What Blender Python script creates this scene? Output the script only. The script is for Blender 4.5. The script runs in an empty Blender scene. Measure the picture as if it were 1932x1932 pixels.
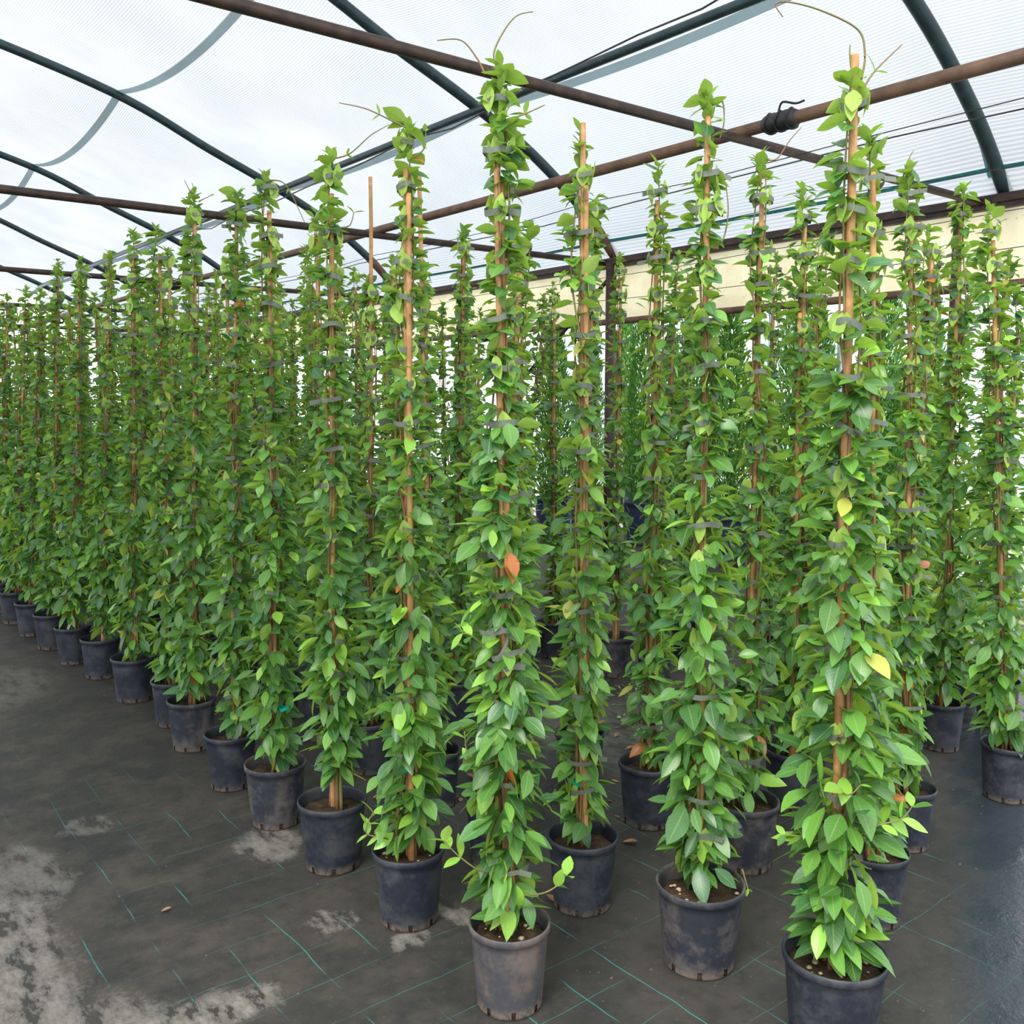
import bpy, math, random
import numpy as np
C = bpy.context.scene.collection
PI = math.pi
# ------------------------------------------------------------------ camera, sky, sun, exposure
FPX = 1800.0
PITCH = math.atan(211 / FPX)
CAM_H = 1.6
cam_data = bpy.data.cameras.new('camera'); cam = bpy.data.objects.new('camera', cam_data); C.objects.link(cam)
cam_data.sensor_width = 36.0; cam_data.sensor_fit = 'HORIZONTAL'
cam_data.lens = 36.0 * FPX / 1932.0
cam_data.clip_start = 0.05; cam_data.clip_end = 300
cam.location = (0, 0, CAM_H); cam.rotation_euler = (PI / 2 - PITCH, 0, 0)
bpy.context.scene.camera = cam
world = bpy.data.worlds.new('sky'); bpy.context.scene.world = world; world.use_nodes = True
wn = world.node_tree; wn.nodes.clear()
wo = wn.nodes.new('ShaderNodeOutputWorld'); wb = wn.nodes.new('ShaderNodeBackground')
wc = wn.nodes.new('ShaderNodeTexCoord'); wno = wn.nodes.new('ShaderNodeTexNoise'); wr = wn.nodes.new('ShaderNodeValToRGB')
wno.inputs['Scale'].default_value = 2.2; wno.inputs['Detail'].default_value = 5
wr.color_ramp.elements[0].position = 0.35; wr.color_ramp.elements[0].color = (0.80, 0.89, 1.0, 1)
wr.color_ramp.elements[1].position = 0.62; wr.color_ramp.elements[1].color = (1.0, 1.0, 1.0, 1)
wn.links.new(wc.outputs['Generated'], wno.inputs['Vector']); wn.links.new(wno.outputs['Fac'], wr.inputs['Fac'])
wn.links.new(wr.outputs['Color'], wb.inputs['Color']); wb.inputs['Strength'].default_value = 1.6
wn.links.new(wb.outputs[0], wo.inputs[0])
sun_d = bpy.data.lights.new('sun', 'SUN'); sun_d.energy = 2.2; sun_d.angle = math.radians(25); sun_d.color = (1.0, 0.97, 0.9)
sun = bpy.data.objects.new('sun', sun_d); C.objects.link(sun); sun.rotation_euler = (math.radians(38), 0, math.radians(-28))
vs = bpy.context.scene.view_settings
bpy.context.scene.display_settings.display_device = 'sRGB'
vs.view_transform = 'Standard'; vs.look = 'None'; vs.gamma = 1.0; vs.use_curve_mapping = False; vs.exposure = 0.7

# ------------------------------------------------------------------ frame of the place: u across the tunnel, v along it
CU, SU = 0.786, 0.618
ROT = math.atan2(SU, CU)
def P(u, v, z=0.0): return (CU * u - SU * v, SU * u + CU * v, z)

# ------------------------------------------------------------------ helpers
def mesh(name, verts, faces, uvs=None, cols=None, smooth=True):
    me = bpy.data.meshes.new(name)
    verts = np.asarray(verts, dtype=np.float64); me.from_pydata(verts.tolist(), [], [tuple(f) for f in faces])
    if smooth: me.polygons.foreach_set('use_smooth', [True] * len(me.polygons))
    if uvs is not None:
        l = me.uv_layers.new(name='uv'); idx = np.zeros(len(me.loops), dtype=np.int32); me.loops.foreach_get('vertex_index', idx)
        l.data.foreach_set('uv', np.asarray(uvs)[idx].astype(np.float32).ravel())
    if cols is not None:
        a = me.color_attributes.new('hue', 'FLOAT_COLOR', 'POINT'); c4 = np.ones((len(verts), 4), dtype=np.float32); c4[:, :3] = cols
        a.data.foreach_set('color', c4.ravel())
    me.update(); return me
def link(name, me, mat, parent=None, loc=(0, 0, 0), rot=(0, 0, 0), scale=(1, 1, 1)):
    if mat is not None and not me.materials: me.materials.append(mat)
    o = bpy.data.objects.new(name, me); C.objects.link(o)
    o.location = loc; o.rotation_euler = rot; o.scale = scale
    if parent: o.parent = parent
    return o
def tag(o, label=None, cat=None, group=None, kind=None):
    if label: o['label'] = label
    if cat: o['category'] = cat
    if group: o['group'] = group
    if kind: o['kind'] = kind
    return o
def empty(name, loc, rz=0.0):
    o = bpy.data.objects.new(name, None); C.objects.link(o); o.location = loc; o.rotation_euler = (0, 0, rz); o.empty_display_size = .1
    return o
class MB:
    def __init__(s): s.v = []; s.f = []; s.n = 0
    def add(s, v, f):
        v = np.asarray(v, dtype=float); s.v.append(v); s.f += [tuple(i + s.n for i in q) for q in f]; s.n += len(v)
    def box(s, x0, x1, y0, y1, z0, z1):
        v = [(x, y, z) for x in (x0, x1) for y in (y0, y1) for z in (z0, z1)]
        s.add(v, [(0, 1, 3, 2), (4, 6, 7, 5), (0, 4, 5, 1), (2, 3, 7, 6), (0, 2, 6, 4), (1, 5, 7, 3)])
    def tube(s, pts, r, n=8, cap=True):
        pts = np.asarray(pts, dtype=float); k = len(pts); r = np.broadcast_to(np.asarray(r, dtype=float), (k,))
        t = np.gradient(pts, axis=0); t /= np.linalg.norm(t, axis=1)[:, None] + 1e-9
        ref = np.array([0, 0, 1.0]) if abs(t[:, 2]).mean() < .75 else np.array([1.0, 0, 0])
        a = np.cross(t, ref); a /= np.linalg.norm(a, axis=1)[:, None] + 1e-9; b = np.cross(t, a)
        th = np.arange(n) * 2 * PI / n
        v = pts[:, None, :] + r[:, None, None] * (np.cos(th)[None, :, None] * a[:, None, :] + np.sin(th)[None, :, None] * b[:, None, :])
        f = [(i * n + j, i * n + (j + 1) % n, (i + 1) * n + (j + 1) % n, (i + 1) * n + j) for i in range(k - 1) for j in range(n)]
        if cap: f += [tuple(range(n))[::-1], tuple((k - 1) * n + j for j in range(n))]
        s.add(v.reshape(-1, 3), f)
    def lathe(s, prof, n=40, skip=None):
        prof = np.asarray(prof, dtype=float); th = np.arange(n) * 2 * PI / n
        v = np.stack([prof[:, 0][:, None] * np.cos(th), prof[:, 0][:, None] * np.sin(th), np.repeat(prof[:, 1][:, None], n, 1)], -1).reshape(-1, 3)
        f = []
        for i in range(len(prof) - 1):
            for j in range(n):
                if skip and skip(i, j): continue
                f.append((i * n + j, i * n + (j + 1) % n, (i + 1) * n + (j + 1) % n, (i + 1) * n + j))
        s.add(v, f)
    def me(s, name, smooth=True): return mesh(name, np.concatenate(s.v), s.f, smooth=smooth)
def smoothpath(pts, k=6):
    pts = [np.array(p, dtype=float) for p in pts]; out = []
    for i in range(len(pts) - 1):
        p0 = pts[max(i - 1, 0)]; p1 = pts[i]; p2 = pts[i + 1]; p3 = pts[min(i + 2, len(pts) - 1)]
        for j in range(k):
            t = j / k
            out.append(.5 * (2 * p1 + (p2 - p0) * t + (2 * p0 - 5 * p1 + 4 * p2 - p3) * t * t + (3 * p1 - p0 - 3 * p2 + p3) * t ** 3))
    out.append(pts[-1]); return np.array(out)

# ------------------------------------------------------------------ materials
class M:
    def __init__(s, name):
        s.m = bpy.data.materials.new(name); s.m.use_nodes = True; s.t = s.m.node_tree; s.t.nodes.clear()
        s.out = s.t.nodes.new('ShaderNodeOutputMaterial')
    def n(s, typ, **kw):
        o = s.t.nodes.new(typ)
        for k, v in kw.items():
            if k.startswith('_'): setattr(o, k[1:], v)
            else: s.set(o.inputs[k.replace('__', ' ')], v)
        return o
    def set(s, sock, v):
        if hasattr(v, 'is_output') or isinstance(v, bpy.types.NodeSocket): s.t.links.new(v, sock)
        else: sock.default_value = v
    def math(s, op, a, b=0.0, c=None, clamp=False):
        o = s.t.nodes.new('ShaderNodeMath'); o.operation = op; o.use_clamp = clamp; s.set(o.inputs[0], a); s.set(o.inputs[1], b)
        if c is not None: s.set(o.inputs[2], c)
        return o.outputs[0]
    def mix(s, f, a, b, bt='MIX'):
        o = s.t.nodes.new('ShaderNodeMix'); o.data_type = 'RGBA'; o.blend_type = bt
        s.set(o.inputs[0], f); s.set(o.inputs[6], a if not isinstance(a, tuple) else (*a, 1)); s.set(o.inputs[7], b if not isinstance(b, tuple) else (*b, 1))
        return o.outputs[2]
    def noise(s, vec, scale, detail=4, rough=.55):
        o = s.n('ShaderNodeTexNoise', Scale=scale, Detail=detail, Roughness=rough); s.t.links.new(vec, o.inputs['Vector']); return o.outputs['Fac']
    def ramp(s, f, lo, hi, a=0.0, b=1.0):
        o = s.t.nodes.new('ShaderNodeMapRange'); o.interpolation_type = 'SMOOTHSTEP'
        s.set(o.inputs[0], f); s.set(o.inputs[1], lo); s.set(o.inputs[2], hi); s.set(o.inputs[3], a); s.set(o.inputs[4], b); return o.outputs[0]
    def obj(s): return s.t.nodes.new('ShaderNodeTexCoord').outputs['Object']
    def bsdf(s, col, rough=.6, spec=.5, metal=0.0, bump=None, bs=.2, bd=.01):
        b = s.n('ShaderNodeBsdfPrincipled'); s.set(b.inputs['Base Color'], (*col, 1) if isinstance(col, tuple) else col)
        s.set(b.inputs['Roughness'], rough); s.set(b.inputs['Specular IOR Level'], spec); s.set(b.inputs['Metallic'], metal)
        if bump is not None:
            bb = s.n('ShaderNodeBump', Strength=bs, Distance=bd); s.t.links.new(bump, bb.inputs['Height']); s.t.links.new(bb.outputs[0], b.inputs['Normal'])
        s.t.links.new(b.outputs[0], s.out.inputs[0]); return b
def simple(name, a, b=None, scale=20, rough=.6, spec=.4, metal=0.0, bs=.2, bd=.003):
    m = M(name); v = m.obj(); nz = m.noise(v, scale); b = b or tuple(c * .6 for c in a)
    m.bsdf(m.mix(m.ramp(nz, .35, .65), a, b), rough, spec, metal, nz, bs, bd); return m.m
def leaf_mat(name, back=(.40, .58, .11), rough=.33, trans=.27, gloss=.55):
    m = M(name)
    a = m.n('ShaderNodeAttribute', _attribute_name='hue').outputs['Color']
    uv = m.n('ShaderNodeUVMap', _uv_map='uv').outputs[0]
    sp = m.n('ShaderNodeSeparateXYZ'); m.t.links.new(uv, sp.inputs[0])
    ax = m.math('ABSOLUTE', m.math('SUBTRACT', sp.outputs[0], .5))
    mid = m.ramp(ax, .015, .05, 1, 0)
    vein = m.math('SINE', m.math('MULTIPLY', m.math('SUBTRACT', sp.outputs[1], m.math('MULTIPLY', ax, .45)), 62))
    vein = m.ramp(vein, .72, 1.0)
    vm = m.math('MAXIMUM', m.math('MULTIPLY', mid, .55), m.math('MULTIPLY', vein, .22))
    top = m.mix(vm, a, m.mix(.5, a, (.42, .55, .16)))
    bk = m.n('ShaderNodeNewGeometry').outputs['Backfacing']
    under = m.mix(.25, back, a); under = m.mix(m.math('MULTIPLY', vm, .8), under, m.mix(.5, under, (.12, .25, .04)))
    col = m.mix(bk, top, under)
    b = m.n('ShaderNodeBsdfPrincipled'); m.set(b.inputs['Base Color'], col)
    m.set(b.inputs['Roughness'], m.math('ADD', m.math('MULTIPLY', bk, .3), rough)); m.set(b.inputs['Specular IOR Level'], gloss)
    bb = m.n('ShaderNodeBump', Strength=.35, Distance=.001); m.t.links.new(m.math('SUBTRACT', 1.0, vm), bb.inputs['Height']); m.t.links.new(bb.outputs[0], b.inputs['Normal'])
    tr = m.n('ShaderNodeBsdfTranslucent'); m.set(tr.inputs[0], m.mix(1.0, col, (1.25, 1.3, .5), 'MULTIPLY'))
    mx = m.n('ShaderNodeMixShader'); mx.inputs[0].default_value = trans
    m.t.links.new(b.outputs[0], mx.inputs[1]); m.t.links.new(tr.outputs[0], mx.inputs[2]); m.t.links.new(mx.outputs[0], m.out.inputs[0])
    return m.m
def pot_mat(name, a, dust, amount=.5, rough=.5):
    m = M(name); v = m.obj(); oi = m.n('ShaderNodeObjectInfo').outputs['Random']
    ad = m.n('ShaderNodeVectorMath', _operation='ADD'); m.t.links.new(v, ad.inputs[0])
    cx = m.n('ShaderNodeCombineXYZ', X=m.math('MULTIPLY', oi, 9.0)); m.t.links.new(cx.outputs[0], ad.inputs[1]); vv = ad.outputs[0]
    n1 = m.noise(vv, 9, 5, .6); n2 = m.noise(vv, 60, 4, .7)
    f = m.math('MULTIPLY', m.ramp(m.math('ADD', n1, m.math('MULTIPLY', n2, .25)), .52, .82), amount)
    c = m.mix(f, a, dust)
    sp = m.n('ShaderNodeSeparateXYZ'); m.t.links.new(v, sp.inputs[0])
    low = m.ramp(m.math('ADD', sp.outputs[2], m.math('MULTIPLY', n1, .06)), .035, .065, .85, 0)
    c = m.mix(m.math('MULTIPLY', low, m.ramp(n2, .3, .6)), c, (.17, .125, .085))
    m.bsdf(c, m.ramp(n2, .3, .7, rough - .08, rough + .12), .45, 0, n2, .12, .002); return m.m
MAT = {}
MAT['leaf'] = leaf_mat('glossy evergreen leaf')
MAT['needle'] = leaf_mat('cypress spray', back=(.10, .24, .05), rough=.6, trans=.2, gloss=.2)
MAT['pot'] = pot_mat('black navy plastic pot', (.015, .019, .030), (.10, .10, .10), .45)
MAT['pot_grey'] = pot_mat('weathered grey plastic pot', (.050, .050, .058), (.135, .105, .088), .9, .55)
MAT['pot_dusty'] = pot_mat('muddy plastic pot', (.020, .024, .035), (.13, .11, .10), .8, .55)
MAT['pot_blue'] = pot_mat('dark blue plastic container', (.022, .035, .085), (.06, .07, .1), .3, .4)
MAT['bamboo'] = simple('bamboo', (.50, .27, .105), (.34, .17, .06), 26, .5)
MAT['stem'] = simple('vine stem', (.26, .12, .055), (.17, .10, .04), 40, .7)
MAT['green_stem'] = simple('green vine stem', (.17, .19, .05), (.24, .13, .06), 14, .6)
MAT['tie'] = simple('grey green tie tape', (.155, .18, .135), (.105, .125, .095), 60, .5)
MAT['tie_green'] = simple('bright green tie', (.0, .32, .20), (.0, .22, .14), 60, .4)
MAT['pebble'] = simple('pebble', (.62, .50, .36), (.45, .30, .18), 30, .7)
MAT['rust'] = simple('rusty brown pipe', (.075, .043, .030), (.040, .026, .022), 12, .55, .4, .2)
MAT['rust_light'] = simple('paler rusty pipe', (.17, .095, .055), (.10, .055, .035), 10, .6)  # paler rust brown for the long purlin, sleeves and curtain pipe
MAT['steel'] = simple('dark teal painted pipe', (.045, .075, .080), (.030, .052, .058), 10, .42, .5, .3)
MAT['mossy'] = simple('mossy pipe', (.07, .085, .05), (.05, .045, .03), 6, .6)
MAT['galv'] = simple('galvanised pipe', (.50, .60, .68), (.40, .50, .58), 8, .35, .5, .5)
MAT['wire'] = simple('wire', (.09, .08, .08), (.06, .05, .05), 8, .5, .4, .5)
MAT['teal_rope'] = simple('teal edge cord', (.05, .30, .28), (.03, .2, .2), 30, .6)
MAT['rubber'] = simple('black rubber strap', (.02, .02, .025), (.03, .025, .02), 30, .5)
MAT['concrete'] = simple('pale concrete yard', (.50, .50, .48), (.40, .40, .39), 1.5, .85)
MAT['bark'] = simple('bark', (.16, .10, .07), None, 20, .8)
MAT['deadleaf'] = simple('dry leaf', (.32, .17, .09), (.22, .11, .06), 30, .7)
m = M('potting soil'); v = m.obj(); n1 = m.noise(v, 22, 5, .7); n2 = m.noise(v, 110, 3, .7)
c = m.mix(m.ramp(n1, .35, .65), (.030, .018, .012), (.075, .045, .028)); c = m.mix(m.ramp(n1, .58, .72, 0, .6), c, (.11, .12, .03)); c = m.mix(m.ramp(n2, .66, .74), c, (.24, .19, .13))
m.bsdf(c, .9, .2, 0, n2, .9, .006); MAT['soil'] = m.m
# film and net
m = M('cream plastic curtain'); v = m.obj(); n1 = m.noise(v, 3.0, 4)
c = m.mix(m.ramp(n1, .35, .7), (.92, .83, .58), (.82, .70, .45)); c = m.mix(m.ramp(m.noise(v, 26, 5, .7), .60, .72, 0, .5), c, (.35, .28, .13)); tr = m.n('ShaderNodeBsdfTranslucent'); m.set(tr.inputs[0], c); df = m.n('ShaderNodeBsdfDiffuse'); m.set(df.inputs[0], c)
mx = m.n('ShaderNodeMixShader'); mx.inputs[0].default_value = .35; m.t.links.new(tr.outputs[0], mx.inputs[1]); m.t.links.new(df.outputs[0], mx.inputs[2]); m.t.links.new(mx.outputs[0], m.out.inputs[0]); MAT['cream'] = m.m
def net_mat(name, col, open_, band=False):
    m = M(name); v = m.obj()
    wv = m.n('ShaderNodeTexWave', Scale=14.0 if not band else 30.0, Distortion=0.35); wv.bands_direction = 'X'; m.t.links.new(v, wv.inputs['Vector'])
    nz = m.noise(v, .8, 3)
    tr = m.n('ShaderNodeBsdfTranslucent'); m.set(tr.inputs[0], m.mix(m.ramp(nz, .3, .7), col, tuple(x * .84 for x in col)))
    df = m.n('ShaderNodeBsdfDiffuse'); m.set(df.inputs[0], (*[x * .9 for x in col], 1)); tp = m.n('ShaderNodeBsdfTransparent')
    mx = m.n('ShaderNodeMixShader'); mx.inputs[0].default_value = .12; m.t.links.new(tr.outputs[0], mx.inputs[1]); m.t.links.new(df.outputs[0], mx.inputs[2])
    m2 = m.n('ShaderNodeMixShader'); m.set(m2.inputs[0], m.math('ADD', open_ - .05, m.math('MULTIPLY', wv.outputs['Fac'], .12)))
    m.t.links.new(mx.outputs[0], m2.inputs[1]); m.t.links.new(tp.outputs[0], m2.inputs[2]); m.t.links.new(m2.outputs[0], m.out.inputs[0]); return m.m
MAT['net'] = net_mat('white shade net', (.31, .33, .342), .085)
MAT['seam'] = net_mat('grey green net seam', (.22, .31, .33), .10, True)
MAT['tealedge'] = net_mat('teal net edge', (.06, .26, .27), .05, True)
MAT['film'] = net_mat('white polythene', (.92, .97, 1.0), .2)

# ------------------------------------------------------------------ ground
m = M('ground cover fabric'); v = m.obj(); sp = m.n('ShaderNodeSeparateXYZ'); m.t.links.new(v, sp.inputs[0]); U, V = sp.outputs[0], sp.outputs[1]
nb = m.noise(v, .9, 5, .6); nm = m.noise(v, 4.0, 6, .65); nf = m.noise(v, 55, 4, .7); nl = m.noise(v, 2.3, 3)
base = m.mix(m.ramp(nb, .35, .65), (.024, .025, .024), (.040, .037, .032))
dustf = m.math('MULTIPLY', m.ramp(nm, .38, .68), m.ramp(U, .6, 2.2, .75, .25))
base = m.mix(dustf, base, (.082, .068, .052))
base = m.mix(m.ramp(nf, .58, .76, 0, .5), base, (.12, .105, .09))
nn2 = m.noise(v, 13.0, 6, .7); base = m.mix(m.ramp(nn2, .30, .55, .55, 0), base, (.016, .016, .016)); base = m.mix(m.ramp(nn2, .60, .75, 0, .35), base, (.10, .088, .072))
# damp bluish strip on the right
edge = m.math('SUBTRACT', m.math('SUBTRACT', m.math('MULTIPLY', U, .52), .10), V)
wet = m.ramp(m.math('ADD', edge, m.math('MULTIPLY', m.math('SUBTRACT', nm, .5), .35)), -.05, .12)
base = m.mix(wet, base, (.024, .031, .042))
# teal grid yarns, 0.167 m apart both ways
def lines(coord, off, w):
    fr = m.math('FRACT', m.math('DIVIDE', m.math('SUBTRACT', coord, off), .167)); d = m.math('ABSOLUTE', m.math('SUBTRACT', fr, .5)); return m.ramp(d, .5 - w, .5 - w * .4)
wob = m.math('MULTIPLY', m.math('SUBTRACT', nl, .5), .05)
l1 = m.math('MULTIPLY', lines(m.math('ADD', U, wob), 1.475, .014), m.ramp(m.noise(v, 3.1, 4), .46, .62, 0, .9))
l2 = m.math('MULTIPLY', lines(m.math('ADD', V, wob), 2.095, .009), m.ramp(m.noise(v, 2.2, 4), .42, .60, 0, .6))
ln = m.math('MULTIPLY', m.math('MAXIMUM', l1, l2), m.ramp(m.math('ADD', V, m.math('MULTIPLY', U, .2)), 3.6, 4.6, 1, .12))
base = m.mix(m.math('MULTIPLY', ln, m.math('SUBTRACT', 1.0, m.math('MULTIPLY', wet, .8))), base, (.03, .22, .20))
# chalky patches
tot = None
for (pu, pv, ru, rv, s) in ((.40, 2.95, .22, .55, 1), (.42, 3.75, .16, .35, .8), (.50, 2.35, .24, .25, .9), (.80, 2.33, .22, .09, 1.1), (.62, 3.42, .10, .30, .6), (1.36, 3.14, .10, .17, 1.0), (1.27, 2.53, .05, .09, .9), (1.33, 2.50, .03, .06, .9),
                        (1.42, 2.27, .07, .035, 1.0), (1.62, 2.36, .05, .13, .9), (.85, 3.72, .10, .10, .6), (.9, 5.9, .35, .5, .4), (3.2, 3.2, .5, .5, .35)):
    du = m.math('DIVIDE', m.math('SUBTRACT', m.math('ADD', U, m.math('MULTIPLY', m.math('SUBTRACT', nm, .5), .30)), pu), ru)
    dv = m.math('DIVIDE', m.math('SUBTRACT', m.math('ADD', V, m.math('MULTIPLY', m.math('SUBTRACT', nl, .5), .25)), pv), rv)
    d = m.math('SQRT', m.math('ADD', m.math('MULTIPLY', du, du), m.math('MULTIPLY', dv, dv)))
    k = m.ramp(m.math('ADD', d, m.math('MULTIPLY', m.math('SUBTRACT', nf, .5), .9)), .75, 1.15, s, 0); tot = k if tot is None else m.math('MAXIMUM', tot, k)
mp = m.n('ShaderNodeMapping'); m.t.links.new(v, mp.inputs['Vector']); mp.inputs['Rotation'].default_value = (0, 0, .35); mp.inputs['Scale'].default_value = (9, 3.2, 1)
crs = m.noise(mp.outputs[0], 1.6, 7, .72)
chalk = m.mix(m.ramp(crs, .38, .62), (.085, .078, .068), (.225, .205, .178)); chalk = m.mix(m.ramp(crs, .42, .455, 0, 1), (.035, .032, .028), chalk)
base = m.mix(m.math('MULTIPLY', tot, m.ramp(nf, .25, .6, .45, .95)), base, chalk)
rg = m.math('SUBTRACT', m.math('ADD', .62, m.math('MULTIPLY', nf, .2)), m.math('MULTIPLY', wet, m.ramp(nm, .35, .62, .32, .56)))
m.bsdf(base, rg, .35, 0, m.math('ADD', m.math('MULTIPLY', nm, 1.0), m.math('MULTIPLY', nf, .18)), .35, .02)
MAT['ground'] = m.m
mb = MB(); us = np.linspace(-9, 8.4, 60); vs_ = np.linspace(-7, 34, 120); rng = np.random.RandomState(2)
gv = [(u, v, 0.0) for u in us for v in vs_]; mb.add(gv, [(i * 120 + j, (i + 1) * 120 + j, (i + 1) * 120 + j + 1, i * 120 + j + 1) for i in range(59) for j in range(119)])
tag(link('floor', mb.me('floor'), MAT['ground'], rot=(0, 0, ROT)), 'dark woven ground cover fabric with teal grid yarns and dusty patches', kind='structure')
mb = MB(); mb.box(8.4, 70, -30, 90, -.04, -.005); tag(link('path', mb.me('path', False), MAT['concrete'], rot=(0, 0, ROT)), 'pale concrete yard outside the shade tunnel', kind='structure')

# ------------------------------------------------------------------ shade tunnel
half = [(7.78, 1.2), (7.62, 2.1), (7.42, 2.65), (7.0, 3.06), (6.55, 3.47), (5.9, 3.90), (5.2, 4.23), (4.4, 4.55), (3.5, 4.93), (2.4, 5.22), (1.4, 5.40), (.4, 5.46)]
prof_arch = smoothpath([(a, b, 0) for a, b in half[3:]] + [(.8 - a, b, 0) for a, b in half[3:][::-1][1:]], 6)[:, :2]
ARCH_V = [-.85, 3.3, 7.2, 11.4, 15.6, 19.8, 24.0]
ARCH_L = ['steel arch pipe over the head of the viewer', 'nearest thick teal arch pipe curving down at the right edge', 'teal arch pipe crossing the top centre and ending at the brown post', 'teal arch pipe sweeping from the left edge above the front row tops',
          'second teal arch pipe from the left edge, thinner and lower', 'third arch pipe at far left below the lower tie bar', 'faintest arch pipe at the far left end of the tunnel']
for i, (v0, lb) in enumerate(zip(ARCH_V, ARCH_L)):
    if i == 0: continue
    root = empty('arch_pipe', P(.4, v0, 0)); tag(root, lb, 'pipe', 'curved roof arches')
    d = np.array([CU, SU]); 
    mb = MB(); pts = [((u - .4) * CU, (u - .4) * SU, z) for u, z in prof_arch]
    k = 2 if i != 1 else 0
    mb.tube(pts[k:] if k else pts, .048, 12); link('hoop', mb.me('hoop'), MAT['steel'], root)
    if i == 1:
        lp = smoothpath([((u - .4) * CU, (u - .4) * SU, z) for u, z in [(7.0, 3.06), (7.42, 2.65), (7.62, 2.1), (7.78, 1.2), (7.85, 0.0)]], 6)
        mb = MB(); mb.tube(lp, .05, 12); link('leg', mb.me('leg'), MAT['mossy'], root)
    else:
        mb = MB(); mb.tube([((u - .4) * CU, (u - .4) * SU, z) for u, z in prof_arch[0:7]], .052, 12); link('rusty_sleeve', mb.me('sleeve'), MAT['rust_light'], root)
        x, y = (6.95 - .4) * CU, (6.95 - .4) * SU
        mb = MB(); mb.tube([(x, y, 0), (x, y, 1), (x, y, 2.98)], .055, 12); link('post', mb.me('post'), MAT['rust'], root)
        if i in (2, 3):
            q = P(0, 1.35, 0); mb = MB(); mb.tube([(x, y, 2.86), (x + q[0], y + q[1], 1.9)], .022, 8); link('brace', mb.me('brace'), MAT['rust'], root)
root = empty('support_post', P(7.0, 3.62, 0)); tag(root, 'slim brown support post at the right under the eave beam', 'post')
mb = MB(); mb.tube([(0, 0, 0), (0, 0, 1.5), (.0, 0, 2.95)], .036, 10); link('shaft', mb.me('shaft'), MAT['rust'], root)
mb = MB(); mb.box(-.08, .08, -.08, .08, 0, .012); link('base_plate', mb.me('plate', False), MAT['rust'], root)
def pipe(name, p0, p1, r, mat, label, cat='pipe', group=None, sag=0.0, n=10, wob=0.0, seed=0):
    rs = np.random.RandomState(seed); p0 = np.array(p0, dtype=float); p1 = np.array(p1, dtype=float); K = 24 if (sag or wob) else 4
    pts = [p0 + (p1 - p0) * t + np.array([0, 0, -sag * 4 * t * (1 - t)]) + (rs.normal(0, wob, 3) if wob and 0 < t < 1 else 0) for t in np.linspace(0, 1, K)]
    o = None; c = (p0 + p1) / 2; mb = MB(); mb.tube(np.array(pts) - c, r, n); o = link(name, mb.me(name), mat, None, tuple(c)); tag(o, label, cat, group); return o
TIE = [(3.4, .026, 'nearest dark tie bar crossing the top from left to the right eave'), (7.25, .030, 'second tie bar running from the left edge to the post top'), (11.6, .030, 'third tie bar low at the left edge behind the far plants'), (15.8, .030, 'fourth tie bar just above the far plant tops'), (20.2, .035, 'fifth tie bar far back behind the leaves at the left')]
for v0, r, lb in TIE: pipe('tie_bar', P(-6, v0, 3.0), P(6.95, v0 + .05, 3.0), r, MAT['rust'], lb, 'pipe', 'tie bars across the tunnel')
pipe('long_purlin', P(4.38, -2, 3.06), P(4.24, 24, 3.06), .033, MAT['rust_light'], 'long rusty brown pipe crossing the tie bars from upper right to lower left', 'pipe')
pipe('ridge_purlin', P(5.22, -2, 4.16), P(5.22, 24, 4.16), .036, MAT['steel'], 'teal grey roof purlin pipe running along under the net', 'pipe')
mb = MB(); mb.box(-.03, .03, -14, 14, -.05, .05); mb.box(-.055, .03, -14, 14, -.012, .012)
tag(link('eave_beam', mb.me('eave', False), MAT['rust'], None, P(6.98, 11, 2.99), (0, 0, ROT)), 'brown eave beam above the cream plastic curtain', 'beam')
pipe('curtain_pipe', P(6.97, -2, 2.42), P(6.97, 25, 2.36), .032, MAT['rust_light'], 'brown pipe along the bottom edge of the cream curtain', 'pipe')
# cream curtain, slightly rippled
K = 160; top = []; bot = []
rs = np.random.RandomState(4); ph = rs.rand(6) * 6
for i in range(K):
    v0 = -2 + 27 * i / (K - 1); w = .012 * math.sin(v0 * 5 + ph[0]) + .01 * math.sin(v0 * 11 + ph[1]); top.append(P(7.02 + w * .3, v0, 2.97)); bot.append(P(7.0 + w, v0, 2.42 - .04 * (i / K)))
mid = [tuple((np.array(a) + np.array(b)) / 2 + np.array([.01, .01, 0])) for a, b in zip(top, bot)]
me = mesh('curtain', top + mid + bot, [(r * K + i, r * K + i + 1, (r + 1) * K + i + 1, (r + 1) * K + i) for r in range(2) for i in range(K - 1)])
tag(link('side_curtain', me, MAT['cream']), 'long cream plastic curtain strip below the eave beam', 'curtain')
# net roof
def netz(u, v0, off=.06):
    z = np.interp(u, [p[0] for p in prof_arch[::-1]], [p[1] for p in prof_arch[::-1]]) + off - max(0, u - 6.75) * .42
    for a, b in zip([-5.0] + ARCH_V, ARCH_V + [28.2]):
        if a <= v0 <= b:
            t = (v0 - a) / (b - a); sag = 4 * t * (1 - t); break
    else: sag = 0
    return z - .24 * sag * (.30 + .70 * math.sin((u + 1.5) * .9) ** 2) * max(0, min(1, (6.95 - u) / 1.2))
NU, NV = 90, 190; nu = np.linspace(-6.2, 7.13, NU); nv = np.linspace(1.3, 26, NV)
gv = [(u, v0, netz(u, v0)) for u in nu for v0 in nv]
me = mesh('ceiling', gv, [(i * NV + j, (i + 1) * NV + j, (i + 1) * NV + j + 1, i * NV + j + 1) for i in range(NU - 1) for j in range(NV - 1)])
net = tag(link('ceiling', me, MAT['net'], rot=(0, 0, ROT)), 'white woven shade net stretched over the arches', kind='structure')
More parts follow.
